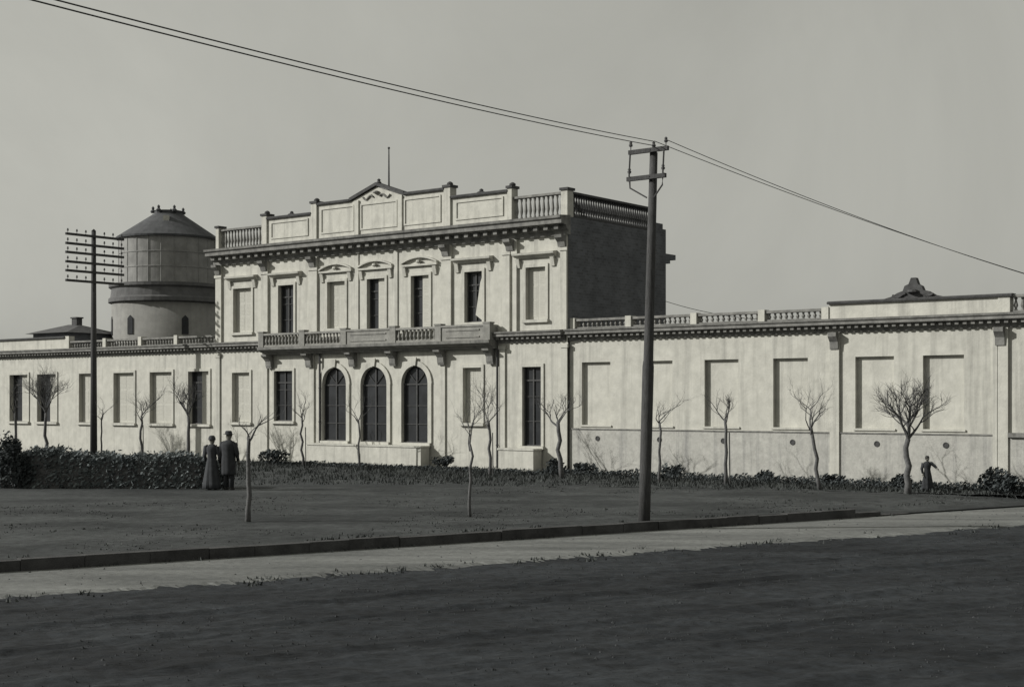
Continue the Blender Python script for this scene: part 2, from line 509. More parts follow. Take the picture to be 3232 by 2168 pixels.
def cornice(mb, a, c, v, z0, scale, dent=.42, ends=0.0):
    k = scale
    prof = [(v + .002, z0), (v - .10 * k, z0), (v - .12 * k, z0 + .16 * k), (v - .26 * k, z0 + .24 * k), (v - .28 * k, z0 + .36 * k), (v - .62 * k, z0 + .40 * k),
            (v - .62 * k, z0 + .54 * k), (v - .70 * k, z0 + .60 * k), (v - .72 * k, z0 + .70 * k), (v + .002, z0 + .76 * k)]
    mb.xprism([(y, z) for y, z in prof], a - ends, c + ends)
    n = int((c - a) / (dent * k))
    for i in range(n):
        x = a + (i + .5) * (c - a) / n
        mb.box((x - .10 * k, v - .46 * k, z0 + .20 * k), (x + .10 * k, v - .245 * k, z0 + .385 * k))
b = MB(); cornice(b, ML, MR_, 0.0, 9.22, 1.0, .5, .12)
b.build('main_cornice', 'moulding', bl)
BA, BC = -17.05, -3.45                              # balcony span
b = MB()
cornice(b, ML + .12, BA - .02, 0.0, 5.12, .60); b.build('wing_cornice', 'moulding', bl)
b = MB(); cornice(b, BC + .02, MR_ - .1, 0.0, 5.12, .60); b.build('wing_cornice', 'moulding', bl)
b = MB(); cornice(b, -60, ML - .02, WV, 5.12, .60); b.build('wing_cornice', 'moulding', bl)
b = MB(); cornice(b, .02, 26, WV, 5.12, .62)
b.build('wing_cornice', 'moulding', bl)

# pilasters with small corbels under the main cornice
for u, w in [(-20.32, .20), (-17.12, .22), (-13.95, .26), (-6.12, .26), (-2.98, .18), (-2.55, .10), (-.16, .15)]:
    b = MB(); b.box((u - w, -.10, 5.55), (u + w, -.002, 9.218)); b.box((u - w - .05, -.14, 8.62), (u + w + .05, -.102, 8.74))
    b.build('pilaster', 'plaster', bl)
for u in (-20.32, -17.12, -13.95, -6.12, -2.75, -.20):
    b = MB(); b.xprism([(-.102, 8.76), (-.16, 8.76), (-.22, 8.95), (-.40, 9.10), (-.42, 9.215), (-.102, 9.215)], u - .17, u + .17)
    b.build('corbel', 'moulding', bl)
for u in (-11.28, -8.98):
    b = MB(); b.box((u - .10, -.05, 5.9), (u + .10, -.002, 9.216)); b.build('pilaster', 'plaster', bl)
for u in (ML + .14, -17.1, -14.05, -6.35, -3.2, -.14):
    w = .14
    b = MB(); b.box((u - w, -.07, 0), (u + w, -.002, 4.86)); b.box((u - w - .04, -.10, 4.86), (u + w + .04, -.002, 5.0)); b.build('pilaster', 'plaster', bl)
for u, w in ((11.08, .17), (16.53, .07), (16.78, .16)):
    b = MB(); b.box((u - w, WV - .09, 0), (u + w, WV - .002, 5.118)); b.build('pilaster', 'plaster', bl)
for u in (11.08, 16.70):
    b = MB(); b.xprism([(WV - .092, 4.55), (WV - .13, 4.55), (WV - .15, 4.80), (WV - .30, 4.98), (WV - .30, 5.116), (WV - .092, 5.116)], u - .15, u + .15)
    b.build('corbel', 'moulding', bl)

# windows: pane, frame, shutter, surround and hood
def window(c, w, z0, z1, kind, v, dep=.26, arched=False, sur=True, hood=None):
    p = MB()
    if arched:
        n = 14; rr = w
        pts = [(c - w, z0), (c + w, z0)] + [(c + rr * math.cos(math.pi * k / n), z1 - rr + rr * math.sin(math.pi * k / n)) for k in range(n + 1)]
        p.poly([(x, v + dep, z) for x, z in pts])
    else:
        p.poly([(c - w, v + dep, z0), (c + w, v + dep, z0), (c + w, v + dep, z1), (c - w, v + dep, z1)])
    win = p.build('window', 'plaster' if kind == 'blank' else 'glass', bl)
    if kind == 'blank':
        win['label'] = 'blind window recess of plain plaster'
        sl_ = MB(); sl_.box((c - w - .06, v - .05, z0 - .07), (c + w + .06, v - .003, z0 - .004)); sl_.build('sill', 'plaster', win)
        return win
    f = MB(); t = .05; y0, y1 = v + dep - .05, v + dep - .003
    zt = z1 - (w if arched else 0)
    f.box((c - w, y0, z0), (c - w + t, y1, zt)); f.box((c + w - t, y0, z0), (c + w, y1, zt)); f.box((c - w + t, y0, z0), (c + w - t, y1, z0 + t))
    f.box((c - .03, y0, z0 + t), (c + .03, y1, z1 - t))
    f.box((c - w + t, y0 + .006, zt - .06 - (0 if arched else .5)), (c + w - t, y1, zt - (0 if arched else .5)))
    if not arched: f.box((c - w + t, y0, z1 - t), (c + w - t, y1, z1))
    for k in (1, 2):
        zz = z0 + (zt - z0) * k / 3.2
        f.box((c - w + t, y0 + .012, zz - .015), (c + w - t, y1, zz + .015))
    if arched:
        for a in (45, 135):
            f.tube([(c, y0 + .02, zt), (c + w * .97 * math.cos(R(a)), y0 + .02, zt + w * .97 * math.sin(R(a)))], .022, 4)
    f.build('frame', 'frame', win)
    def leaf(a, d):                                 # a louvred shutter leaf between a and d
        s = MB(); y = v + dep - .07
        s.box((a, y, z0 + .01), (d, y + .035, z1 - .01))
        for (p0, p1) in ((.06, .36), (.40, .66), (.70, .95)):
            zz0, zz1 = z0 + (z1 - z0) * p0, z0 + (z1 - z0) * p1
            k = zz0
            while k < zz1 - .03:
                s.box((a + .07, y - .008, k), (d - .07, y - .0005, k + .05)); k += .065
        s.build('shutter', 'shutter', win)
    if kind == 'blind': leaf(c - w + .012, c - .004); leaf(c + .004, c + w - .012)
    if kind == 'half': leaf(c + .02, c + w - .012)
    if kind == 'dark2':
        s = MB(); s.prism([(c + .02, z0 + .3), (c + w - .02, z0 + .02), (c + w - .02, z1 - .02), (c + .26, z1 - .45)], v + dep - .1, v + dep - .07)
        s.build('curtain', 'shutter', win)
    if sur:
        s = MB(); q = .13
        if arched:
            n = 14
            for k in range(n):
                a0, a1 = math.pi * k / n, math.pi * (k + 1) / n
                P = lambda rr, a: (c + rr * math.cos(a), zt + rr * math.sin(a))
                s.prism([P(w + .002, a0), P(w + .22, a0), P(w + .22, a1), P(w + .002, a1)], v - .07, v - .002)
            s.box((c - w - .20, v - .07, z0), (c - w - .002, v - .002, zt - .002)); s.box((c + w + .002, v - .07, z0), (c + w + .20, v - .002, zt - .002))
            s.prism([(c - .10, zt + w + .02), (c + .10, zt + w + .02), (c + .15, zt + w + .36), (c - .15, zt + w + .36)], v - .13, v - .072)
        else:
            s.box((c - w - q, v - .05, z0), (c - w - .002, v - .002, z1)); s.box((c + w + .002, v - .05, z0), (c + w + q, v - .002, z1))
            s.box((c - w - q, v - .05, z1 + .002), (c + w + q, v - .002, z1 + q))
        s.build('surround', 'plaster', win)
    sl_ = MB(); sl_.box((c - w - .16, v - .13, z0 - .12), (c + w + .16, v - .003, z0 - .004)); sl_.build('sill', 'plaster', win)
    if hood == 'flat':
        s = MB(); s.xprism([(v - .002, 8.42), (v - .08, 8.42), (v - .12, 8.50), (v - .26, 8.54), (v - .28, 8.62), (v - .002, 8.66)], c - 1.02, c + 1.02)
        for q in (-.85, .85): s.xprism([(v - .002, 8.06), (v - .06, 8.06), (v - .14, 8.41), (v - .002, 8.41)], c + q - .09, c + q + .09)
        s.build('hood', 'plaster', win)
    if hood == 'curved':
        s = MB(); n = 12; W_, H_ = 1.0, .24
        arc = [(-W_ + 2 * W_ * k / n, 8.56 + H_ * (1 - (-1 + 2 * k / n) ** 2)) for k in range(n + 1)]
        for (x0, za), (x1, zb) in zip(arc, arc[1:]):
            s.prism([(c + x0, za), (c + x1, zb), (c + x1, zb + .07), (c + x0, za + .07)], v - .15, v - .002)
        s.box((c - 1.0, v - .13, 8.46), (c + 1.0, v - .003, 8.54))
        for q in (-.85, .85): s.xprism([(v - .002, 8.06), (v - .06, 8.06), (v - .14, 8.42), (v - .002, 8.42)], c + q - .09, c + q + .09)
        s.lathe([(.02, 0), (.12, .05), (.09, .14), (.02, .16)], (c, v - .12, 8.56), 8)
        s.build('hood', 'plaster', win)
    return win
for i, (c, w, k) in enumerate(up):
    window(c, w, 5.78 if k in ('dark', 'half') else 6.0, 8.06, k, 0.0, .24 if k == 'blind' else .20, hood='curved' if i in (2, 3, 4) else 'flat')
for c, w, k, z0, z1 in gr: window(c, w, z0, z1, k, 0.0, .24 if k == 'blind' else .14)
for c, w in ar: window(c, w, 1.04, 4.27, 'dark', 0.0, .14, arched=True)
for c, w, k in WL: window(c, w, 1.68, 4.22, k, WV, .25)
for c, w in WRc:
    win = window(c, w, 1.88, 4.28, 'blank', WV, .155, sur=False)
    b = MB(); b.lathe([(.10, 0), (.10, .015), (.07, .017), (.07, .004)], (0, 0, 0), 14)
    m4 = Matrix.Rotation(R(90), 4, 'X')
    b.v = [tuple(m4 @ Vector(p)) for p in b.v]
    b.v = [(x + c + .1, y + WV - .037, z + 1.37) for x, y, z in b.v]
    b.build('vent', 'metal', bl)
for c, w in ((-40.45, .75), (-43.65, .75)): window(c, w, 1.68, 4.22, 'blind', WV, .25)
for c, w in ((19.3, .7), (22.7, .7)): window(c, w, 1.88, 4.28, 'blank', WV, .155, sur=False)

# balustrades and parapets
def balustrade(mb, a, c, v, z0, z1, th=.22, step=.21):
    mb.box((a, v - th / 2, z0), (c, v + th / 2, z0 + .09))
    mb.box((a, v - th / 2 - .02, z1 - .09), (c, v + th / 2 + .02, z1))
    H = z1 - z0 - .18; n = max(1, int((c - a) / step))
    for i in range(n):
        x = a + (i + .5) * (c - a) / n
        mb.lathe([(.055, 0), (.055, .08 * H), (.035, .14 * H), (.075, .38 * H), (.06, .52 * H), (.032, .80 * H), (.055, .9 * H), (.055, H)], (x, v, z0 + .09), 6, cap=False)
def pier(u, w, v, z0, z1, m='plaster', th=.36, name='pier'):
    b = MB(); b.box((u - w, v - th / 2, z0), (u + w, v + th / 2, z1)); b.build(name, m, bl)
PZ = 9.94
for a, c, zt in ((-20.36, -17.36, 10.93), (-2.72, -.30, 10.93)):
    b = MB(); balustrade(b, a, c, .16, PZ, zt); b.build('balustrade', 'moulding', bl)
def coping(mb, a, c, v0, v1, z, h=.12): mb.xprism([(v0 - .10, z), (v0 - .12, z + h * .6), (v0 - .03, z + h), (v1 + .03, z + h), (v1 + .12, z + h * .6), (v1 + .10, z)], a, c)
for A_, C_, zt, lst in ((-17.02, -14.12, 11.14, ((-16.8, -14.35, 11.0),)), (-5.94, -2.95, 11.14, ((-5.7, -3.2, 11.0),)), (-13.76, -6.30, 11.52, ((-13.55, -11.5, 11.36), (-11.1, -8.95, 11.36), (-8.55, -6.5, 11.36)))):
    b = MB(); b.box((A_, .03, PZ), (C_, .28, zt))
    for a, c, z1 in lst:   # raised panel borders
        t = .07; y0, y1 = -.01, .0305
        b.box((a, y0, 10.22), (c, y1, 10.22 + t)); b.box((a, y0, z1 - t), (c, y1, z1)); b.box((a, y0, 10.22 + t), (a + t, y1, z1 - t)); b.box((c - t, y0, 10.22 + t), (c, y1, z1 - t))
    if zt > 11.3:
        for u in (-11.30, -8.75): b.box((u - .12, -.05, PZ + .001), (u + .12, .0305, 11.518))
    b.build('parapet', 'plaster', bl)
for a, c, z in ((-17.02, -14.12, 11.142), (-5.94, -2.95, 11.142), (-13.76, -11.74, 11.522), (-8.56, -6.30, 11.522)):
    b = MB(); coping(b, a, c, .03, .28, z); b.build('coping', 'coping', bl)
b = MB()                                            # small pediment with raking coping and scrolls
b.prism([(-11.66, 11.522), (-8.64, 11.522), (-10.15, 12.02)], .04, .27)
o = b.build('pediment', 'plaster', bl)
b = MB()
for sgn in (-1, 1):
    pts = [(-10.15 + sgn * 1.60, 11.53), (-10.15 + sgn * 1.60, 11.67), (-10.15, 12.21), (-10.15, 12.07)]
    b.prism(pts if sgn > 0 else pts[::-1], -.06, .36)
b.build('raking_coping', 'coping', o)
b = MB()
b.lathe([(.02, 0), (.16, .03), (.14, .10), (.03, .13)], (-10.15, 0.0, 11.72), 10)
for sgn in (-1, 1):
    b.tube([(-10.15 + sgn * (.2 + .10 * k), .0, 11.60 + .09 * math.sin(k * 1.1)) for k in range(7)], .04, 5)
b.build('scroll_ornament', 'moulding', o)
b = MB()
b.lathe([(.03, 0), (.10, .04), (.12, .10), (.06, .16), (.08, .22), (.02, .27)], (-10.15, .16, 12.12), 10)
b.build('finial', 'coping', o)
for u in (-15.57, -4.45):
    b = MB(); b.lathe([(.20, 0), (.16, .04), (.08, .07), (.09, .12), (.03, .17)], (u, .16, 11.262), 10); b.build('finial', 'coping', bl)
for u, w, zt in ((-20.45, .10, 11.0), (-17.19, .165, 11.32), (-13.94, .175, 11.62), (-6.12, .175, 11.62), (-2.84, .11, 11.28), (-.15, .15, 10.96)):
    b = MB(); b.box((u - w, -.05, PZ), (u + w, .36, zt))
    o = b.build('pier', 'plaster', bl)
    b = MB(); b.box((u - w - .05, -.10, zt + .002), (u + w + .05, .41, zt + .10))
    if u in (-6.12, -2.84, -13.94, -17.19): b.lathe([(.10, 0), (.13, .04), (.13, .09), (.07, .14), (.02, .16)], (u, .155, zt + .102), 10)
    b.build('cap', 'coping', o)
b = MB()                                            # side return of the balustrade along the dark wall
i0 = len(b.v); balustrade(b, .34, 6.1, 0, PZ, 10.93, .26, .165)
b.v = [(-.14 + y, x, z) for x, y, z in b.v]
b.f = [f[::-1] for f in b.f]
b.build('balustrade', 'coping', bl)
# right wing: balustrade, then a solid parapet with a crest
ps = [.12, 2.7, 5.53, 8.28, 10.70]
for a, c in zip(ps, ps[1:]):
    b = MB(); balustrade(b, a + .13, c - .13, .26, 5.55, 5.96); b.build('balustrade', 'moulding', bl)
for u in ps: pier(u, .128, .26, 5.55, 6.0)
b = MB(); balustrade(b, 17.0, 22, .26, 5.55, 6.14); b.build('balustrade', 'moulding', bl)
b = MB(); b.box((10.84, .12, 5.55), (16.60, .40, 6.08)); b.box((16.60, .08, 5.55), (16.98, .44, 6.08)); b.build('parapet', 'plaster', bl)
b = MB(); b.box((22, .12, 5.55), (26, .4, 6.08)); b.build('parapet', 'plaster', bl)
b = MB(); coping(b, 10.80, 12.75, .12, .40, 6.082, .10); coping(b, 14.9, 17.05, .12, .40, 6.082, .10); coping(b, 12.75, 14.9, .12, .40, 6.082, .10); b.build('coping', 'coping', bl)
b = MB(); cx = 13.8
out_ = [(-.98, 6.19), (.98, 6.19), (.72, 6.25), (.50, 6.38), (.34, 6.42), (.28, 6.56), (.16, 6.62), (.08, 6.84), (-.08, 6.84), (-.16, 6.64), (-.30, 6.58), (-.36, 6.42), (-.55, 6.36), (-.75, 6.25)]
b.prism([(cx + x, z) for x, z in out_], .15, .37)
b.lathe([(.02, 0), (.20, .03), (.16, .1), (.03, .13)], (cx, .10, 6.33), 10)
for sgn in (-1, 1): b.tube([(cx + sgn * (.25 + .09 * k), .12, 6.27 + .06 * math.cos(k * 1.0)) for k in range(6)], .04, 5)
b.build('crest', 'coping', bl)
# left wing
ps = [-32.55, -29.4, -26.5, -23.7, -20.72]
for a, c in zip(ps, ps[1:]):
    b = MB(); balustrade(b, a + .13, c - .13, .26, 5.50, 5.95); b.build('balustrade', 'moulding', bl)
for u in ps[1:-1]: pier(u, .128, .26, 5.50, 6.02)
pier(-32.6, .17, .26, 5.50, 6.22)
b = MB(); b.box((-44, .12, 5.50), (-32.78, .40, 6.12)); b.build('parapet', 'plaster', bl)
b = MB(); coping(b, -44, -32.78, .12, .40, 6.122, .10); b.build('coping', 'coping', bl)
b = MB(); balustrade(b, -60, -44.02, .26, 5.50, 5.95); b.build('balustrade', 'moulding', bl)

# balcony over the three arches
bal = MB()
bal.xprism([(-.002, 4.90), (-.26, 4.90), (-.30, 5.00), (-.48, 5.04), (-.52, 5.10), (-.60, 5.12), (-.62, 5.24), (-.002, 5.24)], BA, BC)  # lower soffit moulding added, its dark colour standing in for underside shadow
bal = bal.build('balcony', 'moulding', bl)
bp = [-16.88, -14.20, -11.62, -8.72, -6.20, -3.62]
for i, (a, c) in enumerate(zip(bp, bp[1:])):
    if i == 2 or i == 4:
        b = MB(); b.box((a + .17, -.50, 5.242), (c - .17, -.34, 5.80)); b.box((a + .17, -.54, 5.80), (c - .17, -.30, 5.88))
        b.box((a + .40, -.53, 5.36), (c - .40, -.502, 5.42)); b.box((a + .40, -.53, 5.64), (c - .40, -.502, 5.70))
        b.build('parapet_panel', 'grime', bal)
    else:
        b = MB(); balustrade(b, a + .17, c - .17, -.42, 5.242, 5.86, .18, .20); b.build('balustrade', 'grime', bal)
for u in bp:
    b = MB(); b.box((u - .165, -.54, 5.242), (u + .165, -.28, 5.90)); b.box((u - .19, -.565, 5.902), (u + .19, -.255, 5.96)); b.build('pier', 'grime', bal)
b = MB(); b.box((BC - .18, -.28, 5.242), (BC - .02, -.003, 5.86)); b.box((BA + .02, -.28, 5.242), (BA + .18, -.003, 5.86)); b.build('parapet_panel', 'grime', bal)
for u in (-16.75, -14.15, -11.46, -9.06, -6.35, -3.75):
    b = MB(); w = .17
    b.xprism([(-.072, 4.30), (-.15, 4.28), (-.20, 4.40), (-.22, 4.60), (-.36, 4.74), (-.48, 4.82), (-.50, 4.898), (-.072, 4.898)], u - w, u + w)
    b.build('bracket', 'moulding', bal)

# low podiums in front of the arches and of the right door window
for a, c in ((-13.75, -7.05), (-2.95, -1.22)):
    b = MB(); b.box((a, -.62, 0), (c, -.072, .86)); b.box((a - .04, -.66, .862), (c + .04, -.072, .93)); b.build('podium', 'plaster', bl)
for u, z0, z1 in ((-3.42, .1, 4.9), (-13.5, .95, 4.9)):
    b = MB(); b.tube([(u, -.10, z0), (u, -.10, z1)], .045, 8)
    for z in (z0 + .9, z0 + 2.4): b.lathe([(.06, 0), (.06, .05)], (u, -.10, z), 8)
    b.build('drainpipe', 'metal', bl)
b = MB(); b.tube([(-9.6, .20, 11.5), (-9.6, .20, 13.62)], [.045, .025], 8); b.lathe([(.03, 0), (.06, .04), (.03, .09)], (-9.6, .20, 13.61), 8)
b.build('flagpole', 'frame', bl)
# ------------------------------------------------------------------ building behind the left wing
u0, v0 = -41.0, 6.0
bh = thing('rear_house', 'low dark hip roofed house behind the left end of the station parapet', 'house', wp(u0, v0), FA)
b = MB(); b.box((-3.6, 0, 0), (0, 3.4, 6.88)); b.build('wall', 'brick', bh)
b = MB(); e = .35
q = [(-3.6 - e, -e, 6.89), (e, -e, 6.89), (e, 3.4 + e, 6.89), (-3.6 - e, 3.4 + e, 6.89), (-2.4, 1.7, 7.5), (-1.2, 1.7, 7.45)]
for f in ((0, 1, 5, 4), (1, 2, 5), (2, 3, 4, 5), (3, 0, 4), (3, 2, 1, 0)): b.poly([q[k] for k in f])
o = b.build('roof', 'slate', bh)
b = MB(); b.box((-1.8, 1.5, 7.0), (-1.3, 1.9, 7.85)); b.box((-1.86, 1.44, 7.851), (-1.24, 1.96, 7.93)); b.build('chimney', 'coping', o)

# ------------------------------------------------------------------ water tower
TY = 88.0; k_ = TY / 3232
tx = (385 - 1169) * k_
zt_ = lambda y: 2.8 + (915 - y) * k_
tw = thing('water_tower', 'round railway water tower with conical roof behind the left wing', 'water tower', (tx, TY, 0), R(20))
b = MB(); b.lathe([(3.42, 0), (3.42, zt_(697))], n=48); b.build('base_drum', 'drum', tw, True)
b = MB(); b.lathe([(3.40, zt_(697)), (3.62, zt_(694)), (3.62, zt_(686)), (3.50, zt_(682)), (3.44, zt_(664)), (3.60, zt_(660)), (3.60, zt_(653)), (3.0, zt_(652))], n=48)
b.build('gallery', 'gallery', tw)
b = MB(); b.lathe([(3.0, zt_(652)), (3.0, zt_(548))], n=48, cap=False)
o = b.build('tank', 'iron', tw, True)
b = MB()
for i in range(24):
    a = 2 * math.pi * i / 24
    b.tube([(3.01 * math.cos(a), 3.01 * math.sin(a), zt_(652)), (3.01 * math.cos(a), 3.01 * math.sin(a), zt_(548))], .022, 4)
for y in (585, 618): b.lathe([(3.0, zt_(y)), (3.03, zt_(y) + .01), (3.03, zt_(y) + .07), (3.0, zt_(y) + .08)], n=48, cap=False)
b.build('rivet_strap', 'iron', o)
b = MB(); b.lathe([(3.0, zt_(549)), (3.16, zt_(550)), (3.18, zt_(546)), (1.02, zt_(493)), (.98, zt_(491)), (.2, zt_(490))], n=48)
o = b.build('roof', 'ironroof', tw)
b = MB(); b.lathe([(.86, zt_(493)), (.86, zt_(484)), (.92, zt_(483)), (.6, zt_(482))], n=12)
b.build('roof_vent', 'ironroof', o)
for a in (15, 75, 165, 225, 285):
    b = MB(); b.lathe([(.13, 0), (.17, .1), (.07, .2), (.09, .32), (.01, .42)], (.95 * math.cos(R(a)), .95 * math.sin(R(a)), zt_(487)), 8)
    b.build('finial', 'ironroof', o)
b = MB(); b.box((-.15, -1.78, zt_(516)), (.20, -1.0, zt_(500)))
b.build('roof_hatch', 'plaster', o).rotation_euler = (0, 0, R(-12))
for a in (205, 243, 300):
    ca, sa = math.cos(R(a - 20)), math.sin(R(a - 20))
    b = MB(); w = .20
    for s_ in (0,): 
        pts = []
        for x, z in ((-w, zt_(768)), (w, zt_(768)), (w, zt_(733)), (0, zt_(726)), (-w, zt_(733))): pts.append((x, z))
        b.prism(pts, -.06, .06)
    o = b.build('window', 'glass', tw)
    o.location = (3.40 * ca, 3.40 * sa, 0); o.rotation_euler = (0, 0, R(a - 20 + 90))

# ------------------------------------------------------------------ poles and wires
def insulator(parent, p, n=None):
    b = MB(); b.lathe([(.012, -.08), (.012, .0), (.04, .01), (.05, .05), (.03, .07), (.04, .10), (.02, .13)], p, 8)
    return b.build('insulator', 'porcelain', parent)
# telegraph pole with six crossarms, by the left wing
tp = wp(-31.6, -4.6)
tp = thing('telegraph_pole', 'tall dark telegraph pole with six crossarms in front of the left wing', 'telegraph pole', ((214 - 1169) / 3232 * 68.0, 68.0, 0), FA)
zz = lambda y: 2.8 + (915 - y) * 68.0 / 3232
b = MB(); b.tube([(0, 0, -.1), (0, 0, 4), (0, 0, zz(528))], [.17, .145, .105], 10); b.lathe([(.12, 0), (.02, .10)], (0, 0, zz(528)), 10)
b.build('pole', 'tarwood', tp, True)
for y in (541, 562, 582, 603, 623, 645):
    b = MB(); b.box((.10, -1.66, zz(y) - .055), (.20, 1.62, zz(y) + .055)); b.tube([(.14, 0, zz(y)), (-.14, 0, zz(y))], .02, 6)
    o = b.build('crossarm', 'tarwood', tp)
    for q in (-1.55, -1.05, -.55, .5, 1.0, 1.5): insulator(o, (.15, q, zz(y) + .13))
# power pole at the kerb
pz = lambda y: 2.8 + (915 - y) * 33.2 / 3232
pp = thing('utility_pole', 'slightly leaning wooden utility pole with two short crossarms at the kerb', 'utility pole', (3.1, 33.2, 0), FA)
def along(z):                                       # pole centre at height z, in the pole's frame
    d = .225 * (z / 8.65)
    return Vector((d * UX, d * NX, z))
b = MB(); b.tube([along(z) for z in (-.15, 1.2, 2.6, 3.6, 3.75, 6.0, 8.6)], [.140, .135, .135, .135, .115, .105, .092], 12)
b.lathe([(.10, 0), (.03, .07)], tuple(along(8.6)), 10)
b.build('pole', 'wood', pp, True)
for k, (y, a, c) in enumerate(((345, -.60, .48), (406, -.63, .43))):
    p = along(pz(y)); b = MB()
    b.box((p.x + a, -.18 + p.y, p.z - .05), (p.x + c, -.10 + p.y, p.z + .05))
    b.tube([(p.x, p.y - .19, p.z), (p.x, p.y + .12, p.z)], .018, 6)
    o = b.build('crossarm', 'wood', pp)
    for q in ((a + .06, c - .07) if k else (a + .05, c - .06)): insulator(o, (p.x + q, p.y - .14, p.z + .13))
pt = along(pz(345)); pb = along(pz(406)); bs = along(pz(452))
for q in (-.53, .40):
    b = MB(); b.tube([(pt.x + q, pt.y - .2, pt.z - .05), (pb.x + q - .01, pb.y - .2, pb.z + .05)], .02, 6); b.build('strut', 'metal', pp)
for q in (-.53, .38):
    b = MB(); b.tube([(pb.x + q, pb.y - .19, pb.z - .05), (pb.x + q * .98, pb.y - .19, pb.z - .22), (bs.x + (.1 if q > 0 else -.1), bs.y - .09, bs.z)], .02, 6); b.build('brace', 'metal', pp)
b = MB(); b.tube([tuple(along(8.6)), tuple(along(8.6) + Vector((0, 0, .17)))], .015, 6); b.lathe([(.04, 0), (.055, .05), (.03, .08), (.04, .11), (.01, .14)], tuple(along(8.6) + Vector((0, 0, .14))), 8)
b.build('top_insulator', 'porcelain', pp)
# the next pole of the line, nearer and left of the view
p2 = thing('utility_pole', 'plain wooden utility pole beside the road left of the view', 'utility pole', (-9.0, 5.0, -.13), FA)
b = MB(); b.tube([(0, 0, -.1), (0, 0, 6.5)], [.15, .10], 10); b.build('pole', 'wood', p2, True)
b = MB(); b.box((-.6, -.16, 6.2), (.6, -.08, 6.3)); o = b.build('crossarm', 'wood', p2); insulator(o, (-.5, -.12, 6.4)); insulator(o, (.5, -.12, 6.4))
def wire(label, a, c, sag, rad=.013):
    a, c = Vector(a), Vector(c); n = 28; pts = []
    for i in range(n + 1):
        t = i / n; p = a.lerp(c, t); p.z -= sag * 4 * t * (1 - t); pts.append(p)
    b = MB(); b.tube([p - a for p in pts], rad, 5)
    o = b.build('overhead_wire', 'wire', None, False, tuple(a)); tag(o, label, 'wire', 'overhead wires on the utility pole')
M4 = Matrix.Translation(pp.location) @ Matrix.Rotation(FA, 4, 'Z')
topp = M4 @ (along(8.6) + Vector((0, 0, .25)))
arml = M4 @ (along(pz(345)) + Vector((-.55, -.14, .2)))
armr = M4 @ (along(pz(345)) + Vector((.42, -.14, .2)))
armr2 = M4 @ (along(pz(345)) + Vector((.10, -.14, .2)))
wire('upper of two overhead wires rising from the pole top to the upper left', topp + Vector((0, 0, .03)), (-9.0, 5.0, 6.225), .19, .0095)
wire('lower of two overhead wires rising from the pole top to the upper left', topp - Vector((0, 0, .07)), (-9.0, 5.0, 6.185), .195, .0095)
e1 = wp(20.8, 0.12, 5.62); e2 = wp(20.9, .12, 5.58)
wire('upper of two overhead wires falling from the crossarm to the right wing', armr, e1, .28, .009)
wire('lower of two overhead wires falling from the crossarm to the right wing', armr2, e2, .22, .009)

wire('short slack wire dropping from the dark side wall to the right wing roof', wp(.02, 7.1, 7.05), wp(5.6, 5.0, 5.98), .12, .012)
for_post = MB(); for_post.tube([(5.6, 5.0, 5.44), (5.6, 5.0, 6.02)], .03, 6); for_post.build('wire_post', 'metal', bl)

# ------------------------------------------------------------------ bare pruned street trees
def make_tree(name, label, base, H, fork, spread, lean=(0, 0), seed=1, dense=1.0, tr=.075, even=False, group='bare pruned trees in front of the station'):
    r = random.Random(seed)
    t = thing(name, label, 'tree', base, 0, group)
    b = MB()
    top = Vector((lean[0], lean[1], fork))
    pts = [Vector((0, 0, -.1))]
    for k in range(1, 6):
        s = k / 6
        pts.append(top * s + Vector((r.gauss(0, .035), r.gauss(0, .035), 0)))
    pts.append(top)
    b.tube(pts, [tr * 1.35] + [tr * (1.1 - .35 * k / 6) for k in range(6)], 8)
    b.build('trunk', 'bark', t, True)
    b = MB()
    def grow(p, d, ln, rad, lev):
        n = 4; q = [p.copy()]; dd = d.copy()
        for k in range(n):
            dd = (dd + Vector((r.gauss(0, .21), r.gauss(0, .21), r.gauss(.05, .12)))).normalized()
            q.append(q[-1] + dd * ln / n)
        b.tube(q, [rad * (1 - .55 * k / n) for k in range(n + 1)], 5 if lev < 2 else 3, cap=False)
        if lev >= 3: return
        m = int((r.randint(3, 4) if lev == 0 else r.randint(3, 5)) * dense * .85 + .5)
        for k in range(m):
            t_ = r.uniform(.35, 1.0) if k else 1.0
            i = min(int(t_ * n), n - 1); p0 = q[i].lerp(q[i + 1], t_ * n - i)
            a = Vector((r.gauss(0, 1), r.gauss(0, 1), r.gauss(.35, .5))).normalized()
            nd_ = (dd * 1.0 + a * .75).normalized()
            grow(p0, nd_, ln * r.uniform(.5, .8), rad * .46, lev + 1)
    n = 7 if even else r.randint(3, 6)
    for k in range(n):
        a = 6.283 * (k + r.uniform(-.3, .3)) / n
        if even: grow(top, Vector((math.cos(a) * r.uniform(.25, .6), math.sin(a) * .4, 1)).normalized(), (H - fork) * r.uniform(.46, .58), tr * .5, 0); continue
        q_ = spread * r.uniform(.55, 1.35)
        d = Vector((math.cos(a) * q_, math.sin(a) * q_, 1.0)).normalized()
        grow(top - Vector((0, 0, r.uniform(0, .3) if k else 0)), d, (H - fork) * r.uniform(.34, .66), tr * r.uniform(.38, .62), 0)
    b.build('crown', 'bark', t)
    if seed % 3 == 1:
        b = MB(); b.tube([(.13, -.06, -.1), (.11, -.05, fork * .8)], .022, 6); b.build('stake', 'wood', t)
    return t
def px_tree(px, basey=None, v=-2.0):
    if basey:
        Y = 2.8 * 3232 / (basey - 915); return Vector(((px - 1169) / 3232 * Y, Y, 0))
    t = (px - 1169) / 3232
    u = (t * (54.8 + .79 * v) - 2.17 - .613 * v) / (.79 + .613 * t)
    return wp(u, v)
